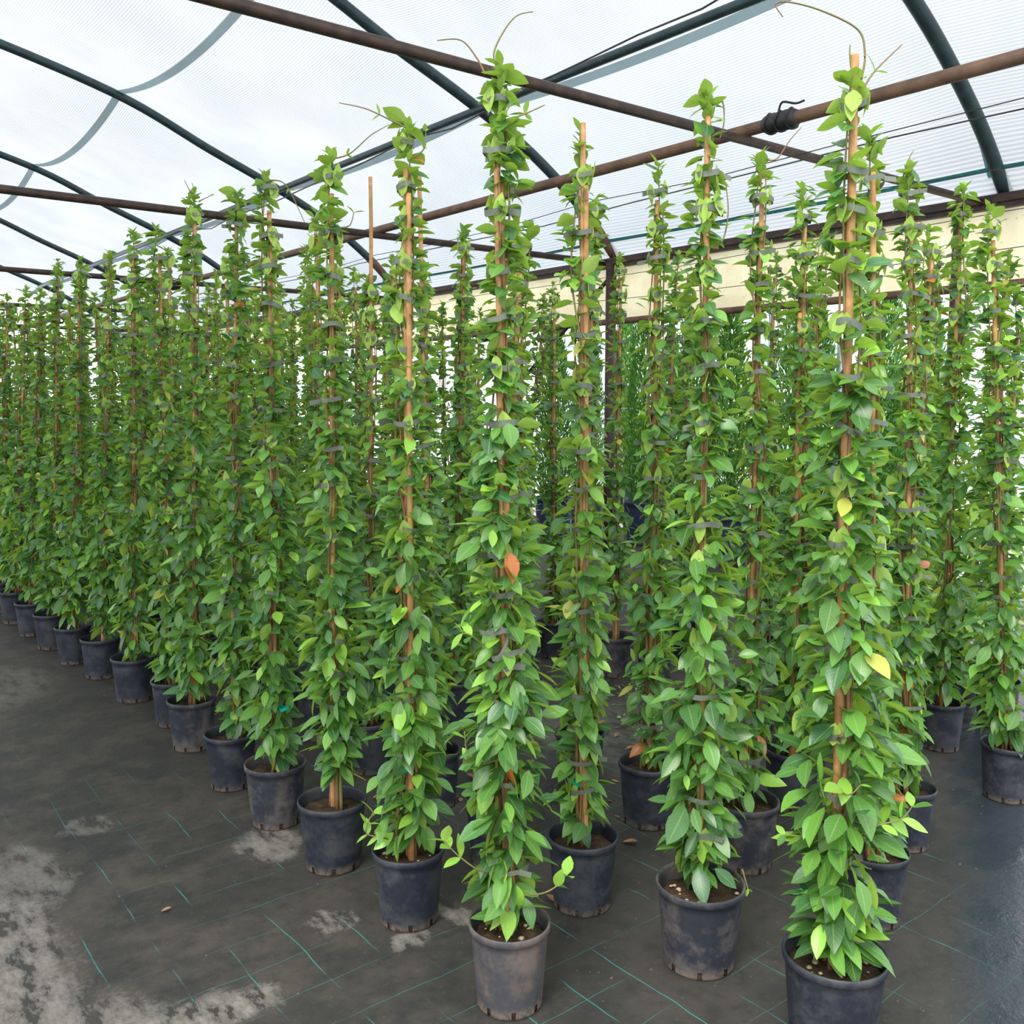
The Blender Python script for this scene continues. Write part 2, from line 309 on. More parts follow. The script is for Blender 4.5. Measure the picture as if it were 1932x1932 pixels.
def strip(u0, w, name, mat, off=.045):
    vv = np.linspace(1.3, 26, 240); g = [(u, q, netz(u, q, off)) for q in vv for u in (u0 - w / 2, u0 + w / 2)]
    return link(name, mesh(name, g, [(2 * i, 2 * i + 1, 2 * i + 3, 2 * i + 2) for i in range(239)]), mat, net)
strip(3.42, .075, 'seam', MAT['seam']); strip(5.36, .085, 'seam', MAT['seam']); strip(1.3, .07, 'seam', MAT['seam']); strip(-.9, .07, 'seam', MAT['seam']); strip(6.86, .02, 'edge_cord', MAT['teal_rope'])
for v0 in ARCH_V[1:]:
    uu = np.linspace(-5.8, 6.9, 90); g = [(u, v0 + q, netz(u, v0 + q, .052)) for u in uu for q in (.03, .075)]
    link('edge_band', mesh('band', g, [(2 * i, 2 * i + 1, 2 * i + 3, 2 * i + 2) for i in range(89)]), MAT['tealedge'], net)
# wires
WI = [(5.0, 3.05, 'thin wire strung between the arches below the long purlin'), (5.95, 3.03, 'thin wire strung just above the eave beam'), (6.6, 2.85, 'thin wire in front of the cream curtain, upper'), (6.6, 2.62, 'thin wire in front of the cream curtain, lower'), (4.6, 2.98, 'thin wire close beside the long rusty pipe')]
for i, (u0, z0, lb) in enumerate(WI): pipe('support_wire', P(u0, -1, z0), P(u0 + .1, 22, z0), .003 if i else .0045, MAT['wire'], lb, 'wire', 'thin support wires', sag=.05, n=5, wob=.012, seed=i)
pipe('support_wire', P(5.05, 1, 4.36), P(4.95, 14, 3.93), .007, MAT['wire'], 'slack cable draped under the teal roof purlin', 'wire', sag=.12, n=5, wob=.015, seed=9)
pipe('fence_wire', P(8.2, 2, 1.55), P(8.2, 16, 1.55), .006, MAT['galv'], 'pale wire outside in front of the cypresses, upper', 'wire', sag=.05, n=5)
pipe('fence_wire', P(8.2, 2, .95), P(8.2, 16, .95), .006, MAT['galv'], 'pale wire outside in front of the cypresses, lower', 'wire', sag=.05, n=5)
def clamp(u0, v0, z0, lb):
    root = empty('pipe_clamp', P(u0, v0, z0), ROT); tag(root, lb, 'clamp', 'rubber clamps on the long pipe')
    mb = MB(); mb.tube([(0, y, 0) for y in (-.10, -.08, -.03, .0, .04, .08, .1)], [.040, .050, .052, .045, .053, .048, .04], 14); link('sleeve', mb.me('sleeve'), MAT['rubber'], root)
    for k, y in enumerate((-.07, 0.0, .065)):
        mb = MB(); th = np.linspace(0, 2 * PI, 20); mb.tube([(.052 * math.cos(t), y + .008 * math.sin(2 * t), .052 * math.sin(t)) for t in th], .006, 6); link('strap', mb.me('strap'), MAT['rubber'], root)
    mb = MB(); mb.tube(smoothpath([(-.02, 0, .05), (-.03, -.03, .085), (0, -.09, .07), (.02, -.13, .08)], 4), .006, 6); link('loose_end', mb.me('end'), MAT['rubber'], root)
clamp(4.35, 3.24, 3.06, 'black rubber clamp wrapped on the long rusty pipe, upper right'); clamp(4.29, 12.4, 3.05, 'dark clamp at the far pipe crossing, seen above the left plants')

# ------------------------------------------------------------------ leaves
TS = np.array([0, .1, .25, .44, .63, .82, .93, 1.0]); SS = np.array([-1, 0, 1.0])
def leaves(o, d, n, L, W, curve, fold, col, name, pointy=1.0):
    N = len(o); d = d / np.linalg.norm(d, axis=1)[:, None]; s = np.cross(d, n); s /= np.linalg.norm(s, axis=1)[:, None] + 1e-9; n = np.cross(s, d)
    w = np.sin(PI * TS ** (.92 * pointy)) ** .9; w[0] = .07; w[-1] = .02
    t = TS[None, :, None, None]; ss = SS[None, None, :, None]; ww = w[None, :, None, None]
    LL = L[:, None, None, None]; WW = W[:, None, None, None]; cc = curve[:, None, None, None]; ff = fold[:, None, None, None]
    q = lambda a: a[:, None, None, :]
    pos = q(o) + q(d) * t * LL + q(s) * ss * ww * WW / 2 + q(n) * (-cc * LL * t ** 2 + ff * np.abs(ss) * ww * WW / 2)
    v = pos.reshape(-1, 3); T = len(TS)
    base = (np.arange(N) * T * 3)[:, None]; fq = np.array([[i * 3 + j, i * 3 + j + 1, (i + 1) * 3 + j + 1, (i + 1) * 3 + j] for i in range(T - 1) for j in range(2)])
    f = (base[:, :, None] + fq[None]).reshape(-1, 4)
    uv = np.stack(np.broadcast_arrays(.5 + SS[None, None, :] * .5 * np.ones((1, T, 1)) * np.ones((N, 1, 1)), TS[None, :, None] * np.ones((N, 1, 1))), -1).reshape(-1, 2)
    cols = np.repeat(col, T * 3, axis=0); return mesh(name, v, f.tolist(), uv, cols)
DARK = np.array([.026, .100, .026]); MIDG = np.array([.165, .375, .062]); YNG = np.array([.27, .52, .07]); YEL = np.array([.45, .46, .09]); RED = np.array([.5, .15, .04]); BLU = np.array([.05, .15, .075])
def leafcols(N, rs, young=.06, tint=0.0, yellow=.008):
    k = rs.beta(1.6, 1.9, N)[:, None]; c = DARK * (1 - k) + MIDG * k; b = rs.rand(N) < .22; c[b] = c[b] * .5 + BLU * .5
    y = rs.rand(N) < young; c[y] = YNG * (.75 + .4 * rs.rand(y.sum())[:, None]); q = rs.rand(N); c[q < yellow] = YEL; c[q > 1 - .004] = RED
    return c * (1 + tint) * rs.normal(1, .08, (N, 1)).clip(.7, 1.3)
def crownR(a): return np.interp(a, [0, .08, .22, .46, .62, .8, 1], [.090, .125, .134, .100, .070, .056, .042])
def upper(seed, h=2.4, n=520, lean=(0, 0), cane=2.25, fat=1.0, start=.27, big=1.0, bare=0.0, canes=1):
    """meshes of everything that grows or is tied above the soil; lean = offset of the top"""
    rs = np.random.RandomState(seed); lean = np.array(lean); R = {}
    def bend(z): a = np.clip(np.asarray(z) / h, 0, 1.1); return lean[None] * (a ** 1.0)[:, None] if np.ndim(a) else lean * a
    ns = 5; sph = rs.rand(ns) * 2 * PI; tw = rs.uniform(-3.5, 3.5, ns); sr = rs.uniform(.010, .024, ns); tops = h * np.concatenate([[1.0], rs.uniform(.72, .98, ns - 1)])
    def stem_xy(i, z):
        z = np.atleast_1d(z); a = sph[i] + tw[i] * z + .8 * np.sin(z * 5 + i); r = sr[i] * (1 + .5 * np.sin(z * 7 + i * 2)) + .018 * np.clip(.6 - z, 0, 1)
        return np.stack([r * np.cos(a), r * np.sin(a)], 1) + bend(z)
    R['stems'] = []
    for i in range(ns):
        zz = np.linspace(.18, tops[i], 34); xy = stem_xy(i, zz); mb = MB(); mb.tube(np.column_stack([xy, zz]), np.interp(zz, [.18, 1.2, tops[i]], [.0062, .0042, .0022]), 5); R['stems'].append(mb.me('vine_stem'))
    R['canes'] = []
    for k in range(canes):
        top = cane if k == 0 else cane - .02 - .35 * rs.rand(); off = np.array([0, 0]) if k == 0 else rs.uniform(-.018, .018, 2)
        zz = np.linspace(.13, top, 60); r = (.0112 if bare else .0092) * (1 + .16 * np.exp(-(((zz % .27) - .13) / .012) ** 2)) * np.interp(zz, [0, 2.4], [1.15, .85])
        mb = MB(); mb.tube(np.column_stack([bend(zz) + off, zz]), r, 8); R['canes'].append(mb.me('bamboo_cane'))
    # leaves
    a = np.concatenate([rs.beta(1.0, 1.55, int(n * .75)), rs.rand(n - int(n * .75))]); z = start + (h - start) * a; N = n; fr = (z / h)
    ok = ~((z > bare - .0) & (rs.rand(N) < .35)) if bare else np.ones(N, bool)
    si = rs.randint(0, ns, N); z = np.where(z > tops[si], tops[0] * fr, z); si = np.where(z > tops[si] - .01, 0, si)
    bxy = np.zeros((N, 2))
    for i in range(ns):
        q = si == i
        if q.any(): bxy[q] = stem_xy(i, z[q])
    Rr = crownR(a) * fat; low = np.clip(1.3 - fr * 1.75, 0, 1)[:, None][:, 0]
    L = (.052 + .030 * low) * rs.normal(1, .18, N).clip(.55, 1.5) * big; W = L * (.62 - .17 * low) * rs.normal(1, .1, N).clip(.7, 1.25)
    phi = rs.rand(N) * 2 * PI; out = np.column_stack([np.cos(phi), np.sin(phi), np.zeros(N)])
    off = np.clip(Rr - L * .72, .004, None) * rs.rand(N) ** .95
    o = np.column_stack([bxy, z]) + out * off[:, None]; o[:, 2] += off * .25
    pitch = np.where(rs.rand(N) < low * .8, rs.normal(-.65, .42, N), rs.normal(-.02, .5, N)); d = out * np.cos(pitch)[:, None]; d[:, 2] = np.sin(pitch)
    tz = np.column_stack([-out[:, 1], out[:, 0], np.zeros(N)]); d += tz * rs.normal(0, .35, N)[:, None]
    nn = np.column_stack([np.zeros(N), np.zeros(N), np.ones(N)]) + out * rs.normal(.25, .3, N)[:, None] + tz * rs.normal(0, .45, N)[:, None]
    curve = rs.uniform(.02, .28, N); fold = rs.uniform(.05, .45, N); col = leafcols(N, rs)
    # some leaves are pressed flat under the ties, pale underside outwards
    tz_ = []; q = start + .12
    while q < h - .05: tz_.append(q); q += rs.uniform(.085, .17)
    R['ties'] = [(zq, float(rs.uniform(.028, .046) * np.interp(zq / h, [0, 1], [1.15, .72])), *(bend(zq)), float(rs.rand() * 6.28), float(rs.normal(0, .10))) for zq in tz_]
    po = []; pd = []; pn = []
    for (zq, r, bx, by, rz, _) in R['ties']:
        for k in range(rs.randint(3, 7)):
            f = rs.rand() * 6.28; ov = np.array([math.cos(f), math.sin(f), 0]); up = 1 if rs.rand() < .5 else -1
            po.append(np.array([bx, by, zq - up * .028]) + ov * r * .80); pd.append(np.array([0, 0, up]) + rs.normal(0, .15, 3)); pn.append(-ov + rs.normal(0, .12, 3))
    K = len(po); o = np.vstack([o, po]); d = np.vstack([d, pd]); nn = np.vstack([nn, pn]); L = np.concatenate([L, rs.uniform(.05, .078, K)]); W = np.concatenate([W, rs.uniform(.028, .042, K)])
    curve = np.concatenate([curve, np.zeros(K)]); fold = np.concatenate([fold, -rs.uniform(.1, .3, K)]); pc = leafcols(K, rs); pc = pc * .35 + np.array([.42, .55, .09]) * .65; col = np.vstack([col, pc])
    # young upright tip leaves
    K = 16; th = rs.rand(K) * 6.28; tp = np.column_stack([stem_xy(0, np.full(K, h * .99)), h - rs.rand(K) * .07]); dd = np.column_stack([np.cos(th) * .7, np.sin(th) * .7, rs.uniform(.3, 1.2, K)])
    o = np.vstack([o, tp]); d = np.vstack([d, dd]); nn = np.vstack([nn, np.column_stack([-np.cos(th), -np.sin(th), np.ones(K)])]); L = np.concatenate([L, rs.uniform(.025, .05, K)]); W = np.concatenate([W, rs.uniform(.012, .026, K)])
    curve = np.concatenate([curve, rs.uniform(0, .2, K)]); fold = np.concatenate([fold, np.full(K, .3)]); col = np.vstack([col, leafcols(K, rs, .35)])
    ok = np.concatenate([ok, np.ones(len(o) - len(ok), bool)])
    R['foliage'] = leaves(o[ok], d[ok], nn[ok], L[ok], W[ok], curve[ok], fold[ok], col[ok], 'foliage')
    return R
# ------------------------------------------------------------------ pots
def pot_mesh():
    mb = MB(); slots = (0, 6, 12, 18, 24, 30, 36, 42)
    prof = [(.60, .003), (.76, .000), (.795, .006), (.80, .010), (.806, .026), (.81, .034), (.86, .10), (.905, .16), (.925, .19), (.93, .208), (.975, .212), (.99, .214), (1.0, .222), (.995, .230), (.975, .233), (.945, .231), (.93, .224), (.90, .20), (.885, .17)]
    mb.lathe([(r * .11, z) for r, z in prof], 48, skip=lambda i, j: i in (2, 3) and (j % 6 == 0)); return mb.me('pot')
def soil_mesh(seed):
    rs = np.random.RandomState(seed); mb = MB(); R_ = [(.75, .004), (.775, .03), (.86, .17), (.885, .188), (.82, .192), (.6, .196), (.35, .199), (.12, .203), (0.001, .204)]
    mb.lathe([(r * .11, z) for r, z in R_], 36); v = mb.v[0]; k = v[:, 2] > .187; v[k, 2] += rs.normal(0, .0025, k.sum()); return mb.me('soil')
POT = {}; pm = pot_mesh(); SOILM = [soil_mesh(i) for i in range(4)]
def potme(mat):
    if mat not in POT: q = pm.copy(); q.materials.clear(); q.materials.append(MAT[mat]); POT[mat] = q
    return POT[mat]
def tie_mesh(seed):
    rs = np.random.RandomState(seed); K = 22; th = np.linspace(0, 2 * PI, K); h = .0065; v = []
    for t in th: r = 1 + .10 * math.sin(2 * t + seed) + .04 * math.sin(5 * t); w = .004 * math.sin(2 * t + seed * 2); v += [(r * math.cos(t), r * math.sin(t), w - h), (r * 1.03 * math.cos(t), r * 1.03 * math.sin(t), w + h)]
    f = [(2 * i, 2 * i + 2, 2 * i + 3, 2 * i + 1) for i in range(K - 1)]
    b = len(v); L = rs.uniform(.5, 1.1); tl = [(1.0 + .25 * k * L, .12 * k * L, -.002 * k * (seed % 3)) for k in range(4)]
    for x, y, z in tl: v += [(x, y, z - h), (x, y + .05, z + h)]
    f += [(b + 2 * i, b + 2 * i + 2, b + 2 * i + 3, b + 2 * i + 1) for i in range(3)]
    return mesh('tie', v, f)
TIES = [tie_mesh(i) for i in range(5)]
for t in TIES: t.materials.append(MAT['tie'])
def pebble_me(seed):
    rs = np.random.RandomState(seed); mb = MB(); pr = [(0.001, -1), (.6, -.8), (.95, -.3), (1, .1), (.75, .6), (.35, .85), (.001, .95)]; mb.lathe(pr, 10); v = mb.v[0]; v *= rs.uniform(.82, 1.15, (len(v), 1)); v[:, 2] *= .65; me = mb.me('pebble'); me.materials.append(MAT['pebble']); return me
PEB = [pebble_me(i) for i in range(4)]
ALL = []
def plant(u, v, D, label, group=None, seed=1, pot='pot', h=2.4, up=None, pebbles=0, nt=99, rz=None, hs=1.0, tilt=(0, 0), sprig=(), **kw):
    rs = random.Random(seed * 7 + 3); root = empty('potted_climber', P(u, v, 0)); tag(root, label, 'potted plant', group); ALL.append((root, u, v))
    s = D / .22; link('pot', potme(pot), None, root, (0, 0, 0), (0, 0, rs.random() * 6), (s, s, 1 + (s - 1) * .35))
    so = link('soil', SOILM[seed % 4], MAT['soil'], root, (0, 0, 0), (0, 0, rs.random() * 6), (s, s, 1 + (s - 1) * .35))
    for k in range(pebbles):
        a = rs.random() * 6.28; r = (.035 + .055 * rs.random()); q = .003 + .006 * rs.random() ** 2; link('pebble', PEB[k % 4], None, so, (r * math.cos(a), r * math.sin(a), .199), (0, 0, a), (q, q, q))
    R = up or upper(seed, h=h, **kw); rz = rs.random() * 6.28 if rz is None else rz
    cr, sr = math.cos(rz), math.sin(rz); R_ = (tilt[0], tilt[1], rz); sc = (1, 1, hs)
    for q in R['canes']: link('bamboo_cane', q, MAT['bamboo'], root, (0, 0, 0), R_, sc)
    for i, q in enumerate(R['stems']): link('vine_stem', q, MAT['stem'] if i % 3 else MAT['green_stem'], root, (0, 0, 0), R_, sc)
    link('foliage', R['foliage'], MAT['leaf'], root, (0, 0, 0), R_, sc)
    T = R['ties'] if nt > 50 else [R['ties'][int(i * len(R['ties']) / nt)] for i in range(nt)]
    for k, (z, r, bx, by, a, t) in enumerate(T):
        z2 = z * hs; x2 = bx * cr - by * sr; y2 = bx * sr + by * cr
        x2 += z2 * math.sin(tilt[1]); y2 -= z2 * math.sin(tilt[0])
        link('tie', TIES[k % 5], None, root, (x2, y2, z2), (t, t * .6, a), (r * 1.1, r * 1.1, 1.15))
    for sp in sprig: shoot(root, *sp)
    return root
def shoot(root, pts, leafat=(), r=.0022, L=.05, seed=0, young=.8):
    """a twig that leaves the bundle, given in the plant's own metres; leaf pairs at the fractions leafat"""
    rs = np.random.RandomState(seed + len(pts) * 13); p = smoothpath(pts, 8); mb = MB(); mb.tube(p, np.linspace(r * 1.3, r * .6, len(p)), 5)
    s = link('shoot', mb.me('shoot'), MAT['green_stem'], root)
    if leafat:
        o = []; d = []; tg = np.gradient(p, axis=0); tg /= np.linalg.norm(tg, axis=1)[:, None]
        for f in leafat:
            i = min(int(f * (len(p) - 1)), len(p) - 1); sd = np.cross(tg[i], rs.normal(0, 1, 3)); sd /= np.linalg.norm(sd)
            for sg in (1, -1): o.append(p[i]); d.append(sd * sg + tg[i] * .7)
        o = np.array(o); d = np.array(d); N = len(o); nn = np.tile([0, 0, 1.0], (N, 1)) + rs.normal(0, .3, (N, 3)); Ls = rs.uniform(.7, 1.15, N) * L
        link('shoot_leaves', leaves(o, d, nn, Ls, Ls * .5, rs.uniform(0, .2, N), rs.uniform(.1, .3, N), leafcols(N, rs, young), 'shoot_leaves'), MAT['leaf'], s)
    return s
def px(x, y, Y, root):   # photo pixel at depth Y -> metres from the plant's base
    a = (x - 966) / FPX; b = (966 - y) / FPX; cp, sp = math.cos(PITCH), math.sin(PITCH); ry = cp + b * sp; rzz = b * cp - sp; t = Y / ry
    return (a * t - root[0], Y - root[1], CAM_H + rzz * t)
def top_lean(u, v, x, y):  # offset of the top and height so that the tip shows at photo pixel x, y
    X, Y, _ = P(u, v); q = px(x, y, Y, (X, Y)); return (q[0], 0.0), q[2]
def named(u, v, D, tip, label, seed, group=None, **kw):
    ln, hh = top_lean(u, v, *tip); sprigs = kw.pop('twigs', ()); X, Y, _ = P(u, v); sp = []
    for (pp, la, LL) in sprigs: sp.append(([px(x, y, Y + dy, (X, Y)) for x, y, dy in pp], la, .0022, LL, seed))
    kw.setdefault('cane', hh - .12); kw['n'] = int(kw.get('n', 560) * (1.35 if group or 'fat' in kw else 1.0))
    if not group: kw.setdefault('fat', .86)
    return plant(u, v, D, label, group, seed, h=hh, lean=ln, rz=0.0, sprig=sp, **kw)
FR = 'front row along the left aisle'
named(1.47, 1.88, .218, (935, 118), 'tall climber in the weathered greyish brown pot at bottom centre', 11, FR, pot='pot_grey', pebbles=12, n=640, fat=1.08, cane=2.2, canes=2, twigs=(
    ([(938, 130, 0), (932, 100, 0), (950, 60, 0), (975, 30, 0), (1006, 22, 0)], (.12,), .03), ([(915, 140, 0), (900, 110, 0), (870, 76, 0), (825, 76, 0)], (), .03), ([(950, 230, 0), (990, 215, 0), (1028, 198, 0)], (.5,), .03),
    ([(935, 1650, 0), (900, 1640, -.08), (860, 1610, -.10), (838, 1585, -.10)], (.6, .8, .97), .065), ([(980, 1690, 0), (1025, 1685, -.06), (1055, 1668, -.06), (1068, 1650, -.06)], (.6, .95), .055),
    ([(940, 1240, 0), (890, 1200, -.06), (872, 1195, -.06)], (.5, .97), .05), ([(950, 1430, 0), (890, 1440, -.05), (876, 1380, -.06)], (.5, .9), .05)))
named(1.48, 2.40, .225, (765, 232), 'second climber from the front in the left aisle row, two canes showing at its foot', 12, FR, n=540, canes=2, pebbles=4, twigs=(
    ([(765, 240, 0), (740, 228, 0), (690, 205, 0), (640, 194, 0)], (.5,), .03), ([(775, 300, 0), (800, 280, 0), (803, 240, 0)], (.5, .9), .028), ([(760, 1590, 0), (720, 1580, -.06), (690, 1570, -.07), (705, 1530, -.07)], (.4, .6, .8, .97), .05)))
named(1.46, 2.86, .238, (625, 292), 'third climber from the front of the left aisle row, bare twiggy stems above its pot', 13, FR, start=.34, n=520, twigs=(([(625, 300, 0), (660, 290, 0), (700, 255, 0), (735, 235, 0)], (.3,), .028), ([(640, 430, 0), (660, 425, 0), (668, 400, 0)], (.95,), .035)))
named(1.45, 3.30, .232, (507, 332), 'fourth climber of the left aisle row in a brown stained pot', 14, FR, pot='pot_dusty', twigs=(([(510, 340, 0), (540, 350, 0), (575, 420, 0)], (.6,), .03),))
named(1.45, 3.74, .215, (447, 362), 'fifth climber of the left aisle row, long green column over a narrow pot', 15, FR)
named(1.48, 4.28, .221, (368, 360), 'sixth climber of the left aisle row with thin shoots at the tip', 16, FR, pot='pot_dusty', twigs=(([(365, 375, 0), (348, 340, 0)], (), .03), ([(372, 375, 0), (362, 345, 0)], (), .03), ([(375, 380, 0), (400, 368, 0)], (.9,), .03)))
named(1.52, 4.66, .205, (299, 432), 'seventh climber of the left aisle row in a slim pot set slightly back', 17, FR)
named(1.49, 5.18, .235, (250, 436), 'eighth climber of the left aisle row, reddish bark in its wide pot', 18, FR)
named(1.47, 5.74, .222, (206, 475), 'ninth climber of the left aisle row with a tall bare cane beside it', 19, FR, cane=2.38)
named(1.42, 6.16, .211, (150, 488), 'tenth climber of the left aisle row, taller than its left neighbours', 20, FR, fat=1.15)
named(1.40, 6.62, .215, (110, 492), 'eleventh climber of the left aisle row, near the fallen pale leaf', 21, FR, fat=1.15)
named(1.38, 7.08, .215, (78, 545), 'twelfth climber of the left aisle row, dark pot half hidden', 22, FR, fat=1.15)
named(1.37, 7.55, .230, (48, 545), 'second last climber of the left aisle row before the left photo edge', 23, FR, fat=1.15)
named(1.36, 8.02, .230, (15, 552), 'last climber of the left aisle row at the left photo edge', 24, FR, fat=1.15)
named(2.01, 1.69, .252, (1336, 180), 'climber in the wide muddy pot right of bottom centre', 31, None, pot='pot_dusty', pebbles=14, n=600, cane=2.33, fat=1.08, twigs=(([(1340, 200, 0), (1362, 190, 0), (1366, 230, 0), (1358, 262, 0)], (.1,), .035), ([(1345, 470, 0), (1365, 450, 0), (1374, 400, 0), (1370, 350, 0)], (.5,), .03), ([(1400, 1640, 0), (1412, 1680, -.02)], (.9,), .03)))
named(2.00, 1.25, .255, (1612, 150), 'climber in the largest pot at bottom right with a tall bare cane top', 32, None, pebbles=22, n=560, cane=2.36, bare=1.7, canes=1, fat=1.15, big=1.12, twigs=(
    ([(1625, 150, 0), (1632, 100, 0), (1618, 55, 0), (1550, 20, 0), (1490, 4, 0), (1463, 8, 0), (1477, 32, 0)], (.02,), .035), ([(1625, 175, 0), (1650, 135, 0), (1702, 84, 0)], (.5,), .04), ([(1612, 170, 0), (1604, 110, 0), (1604, 84, 0)], (), .03),
    ([(1600, 1590, 0), (1650, 1560, -.05), (1700, 1545, -.06), (1722, 1520, -.06)], (.45, .7, .97), .06), ([(1590, 1600, 0), (1520, 1580, -.03), (1478, 1575, -.03)], (.6, .95), .045), ([(1570, 1480, 0), (1600, 1500, -.08), (1625, 1480, -.09)], (.97,), .035)))
named(1.96, 2.13, .227, (1100, 245), 'climber in the dark navy pot directly right of the bottom centre plant', 33, None, n=500, cane=2.4, canes=2)
named(2.57, 2.42, .242, (1241, 312), 'climber in the upright navy pot between the centre and right front plants', 34, None)
named(2.58, 1.98, .232, (1440, 292), 'climber in the stained pot close behind the muddy front pot', 35, None, pot='pot_dusty', twigs=(([(1440, 300, 0), (1465, 300, 0), (1490, 265, 0), (1512, 240, 0)], (.1,), .025),))
named(2.61, 1.51, .205, (1648, 242), 'climber whose pot shows to the right behind the largest front pot', 36, None)
named(3.12, 2.16, .245, (1520, 348), 'bushy climber in the broad dark pot one row further back on the right', 37, None, fat=1.35, n=700, canes=2)
named(3.16, 1.71, .195, (1720, 312), 'climber with reddish soil in a pot beside the damp strip', 38, None, twigs=(([(1700, 345, 0), (1715, 300, 0), (1724, 284, 0)], (), .03),))
named(3.55, 1.98, .20, (1762, 432), 'shorter climber behind the reddish soil pot at the right', 39, None)
named(4.2, 2.13, .20, (1815, 350), 'tall dark climber second from the right edge', 40, None, fat=1.45, n=720)
named(3.87, 1.68, .212, (1872, 392), 'climber in the free standing navy pot at the right edge', 41, None, fat=1.4, n=560, pot='pot')
named(4.96, 2.42, .21, (1905, 478), 'climber behind the free standing navy pot, white light around its top', 56, None, fat=1.5, n=640)
named(5.0, 2.75, .21, (1835, 520), 'bushy far climber between the two rightmost tall plants', 57, None, fat=1.5, n=640)
named(4.72, 2.12, .21, (1925, 540), 'low climber cut by the right photo edge', 42, None, fat=1.3)
named(4.45, 2.36, .21, (1765, 470), 'climber behind the damp strip with a bare brown stem', 43, None)
named(3.85, 2.72, .21, (1553, 432), 'slender climber behind the bushy broad pot plant', 44, None)
named(4.48, 3.33, .21, (1462, 482), 'thin climber far back before the cypresses, right of centre', 45, None)
named(3.87, 3.62, .21, (1278, 482), 'thin climber left of the twin wires, behind the upright navy pot', 46, None)
named(4.40, 3.85, .21, (1298, 520), 'small far climber beside the dark post, partly hidden', 47, None)
named(3.85, 3.92, .232, (1172, 482), 'far climber in the scuffed navy pot standing before the brown post', 48, None, pot='pot_dusty', start=.4, n=430)
named(3.83, 4.45, .216, (1046, 535), 'far climber just right of the centre plant, with the yard behind it', 49, None)
named(3.84, 4.92, .216, (1030, 560), 'smallest looking climber seen through the gap right of the centre plant', 50, None)
named(2.60, 2.85, .21, (1124, 372), 'climber hidden close behind the dark navy pot plant, twin top', 51, None)
named(1.93, 2.55, .215, (985, 420), 'climber directly behind the bottom centre plant, only its edge showing', 52, None)
named(2.02, 3.06, .20, (795, 500), 'climber behind the second left plant with a bare cane standing above it', 53, None, cane=2.44, n=480)
named(1.99, 3.53, .205, (700, 520), 'climber behind the third left plant whose bare cane tops its leaves', 54, None, cane=2.50, n=480)
named(2.62, 3.79, .205, (876, 432), 'full topped climber midway back, left of the centre plant', 55, None, fat=1.1)
BYL = {q[0]['label']: q for q in ALL}
def gtie(first, x, y, dy, r=.016):
    root, u, v = BYL[[l for l in BYL if l.startswith(first)][0]]; X, Y, _ = P(u, v); q = px(x, y, Y + dy, (X, Y))
    me = TIES[1].copy(); me.materials.clear(); me.materials.append(MAT['tie_green']); o = link('green_tie', me, None, root, q, (.1, .1, x), (r, r, 1.0)); o['label'] = 'small bright green tie'
gtie('second climber from', 764, 1449, -.02); gtie('second climber from', 761, 1509, -.02); gtie('fourth climber of', 537, 1336, -.06, .02); gtie('climber behind the third', 701, 1247, -.05, .02); gtie('climber in the dark navy', 1088, 1476, -.05); gtie('seventh climber', 330, 1213, -.06, .02)
root, u_, v_ = ALL[0]; X, Y, _ = P(u_, v_)
for pts in ([(905, 1192), (925, 1196), (950, 1190), (985, 1188)], [(930, 1190), (948, 1186), (958, 1202), (952, 1222), (942, 1240), (928, 1243)], [(934, 1244), (955, 1236), (990, 1226)]):
    p = smoothpath([px(x, y, Y - .075, (X, Y)) for x, y in pts], 6); vv = []
    for a in p: vv += [tuple(a + np.array([.002, 0, -.007])), tuple(a + np.array([-.002, -.003, .007]))]
    o = link('tie', mesh('tape', vv, [(2 * i, 2 * i + 1, 2 * i + 3, 2 * i + 2) for i in range(len(p) - 1)]), MAT['tie'], root); o['label'] = 'knotted grey tape with a hanging end'
# the crowded rows behind: six kinds of column, copied out
VAR = [upper(100 + i, h=2.40, n=580, cane=2.28 + .04 * (i % 3), fat=1.12 + .08 * (i % 2), lean=(.03 * math.sin(i), .03 * math.cos(i))) for i in range(8)]
proto = {}
def copy_tree(o, parent=None):
    c = o.copy(); C.objects.link(c); c.parent = parent
    for ch in list(o.children): copy_tree(ch, c)
    return c
ROWS = {2.0: ('second row behind the left aisle row', 4.0, 12.6), 2.6: ('third row in from the left aisle', 4.25, 13.2), 3.2: ('fourth row in from the left aisle', 4.05, 13.6), 3.83: ('fifth row in from the left aisle', 5.40, 14), 4.42: ('last row of the block, nearest the eave posts', 6.1, 14)}
rr = random.Random(5); k = 0
for u0, (txt, v0, v1) in ROWS.items():
    q = v0; i = 0
    while q < v1:
        uu, vv = u0 + rr.uniform(-.05, .05), q + rr.uniform(-.05, .05); X, Y, _ = P(uu, vv)
        if abs(X / Y) < .56:
            vi = rr.randrange(8); far = Y > 7
            if (vi, far) not in proto:
                o = plant(uu, vv, .21, 'x', None, 200 + vi, up=VAR[vi], nt=7 if far else 11, rz=0.0); proto[(vi, far)] = o
            else:
                o = copy_tree(proto[(vi, far)]); o.location = P(uu, vv, 0)
            o.rotation_euler = (0, 0, rr.random() * 6.28); sz = rr.uniform(.95, 1.04); o.scale = (1, 1, sz)
            o['label'] = ('nearest climber of the ' + txt) if i == 0 else 'dense green climber among look-alikes in the ' + txt; o['group'] = 'climbers in the ' + txt
            k += 1
        q += .46; i += 1

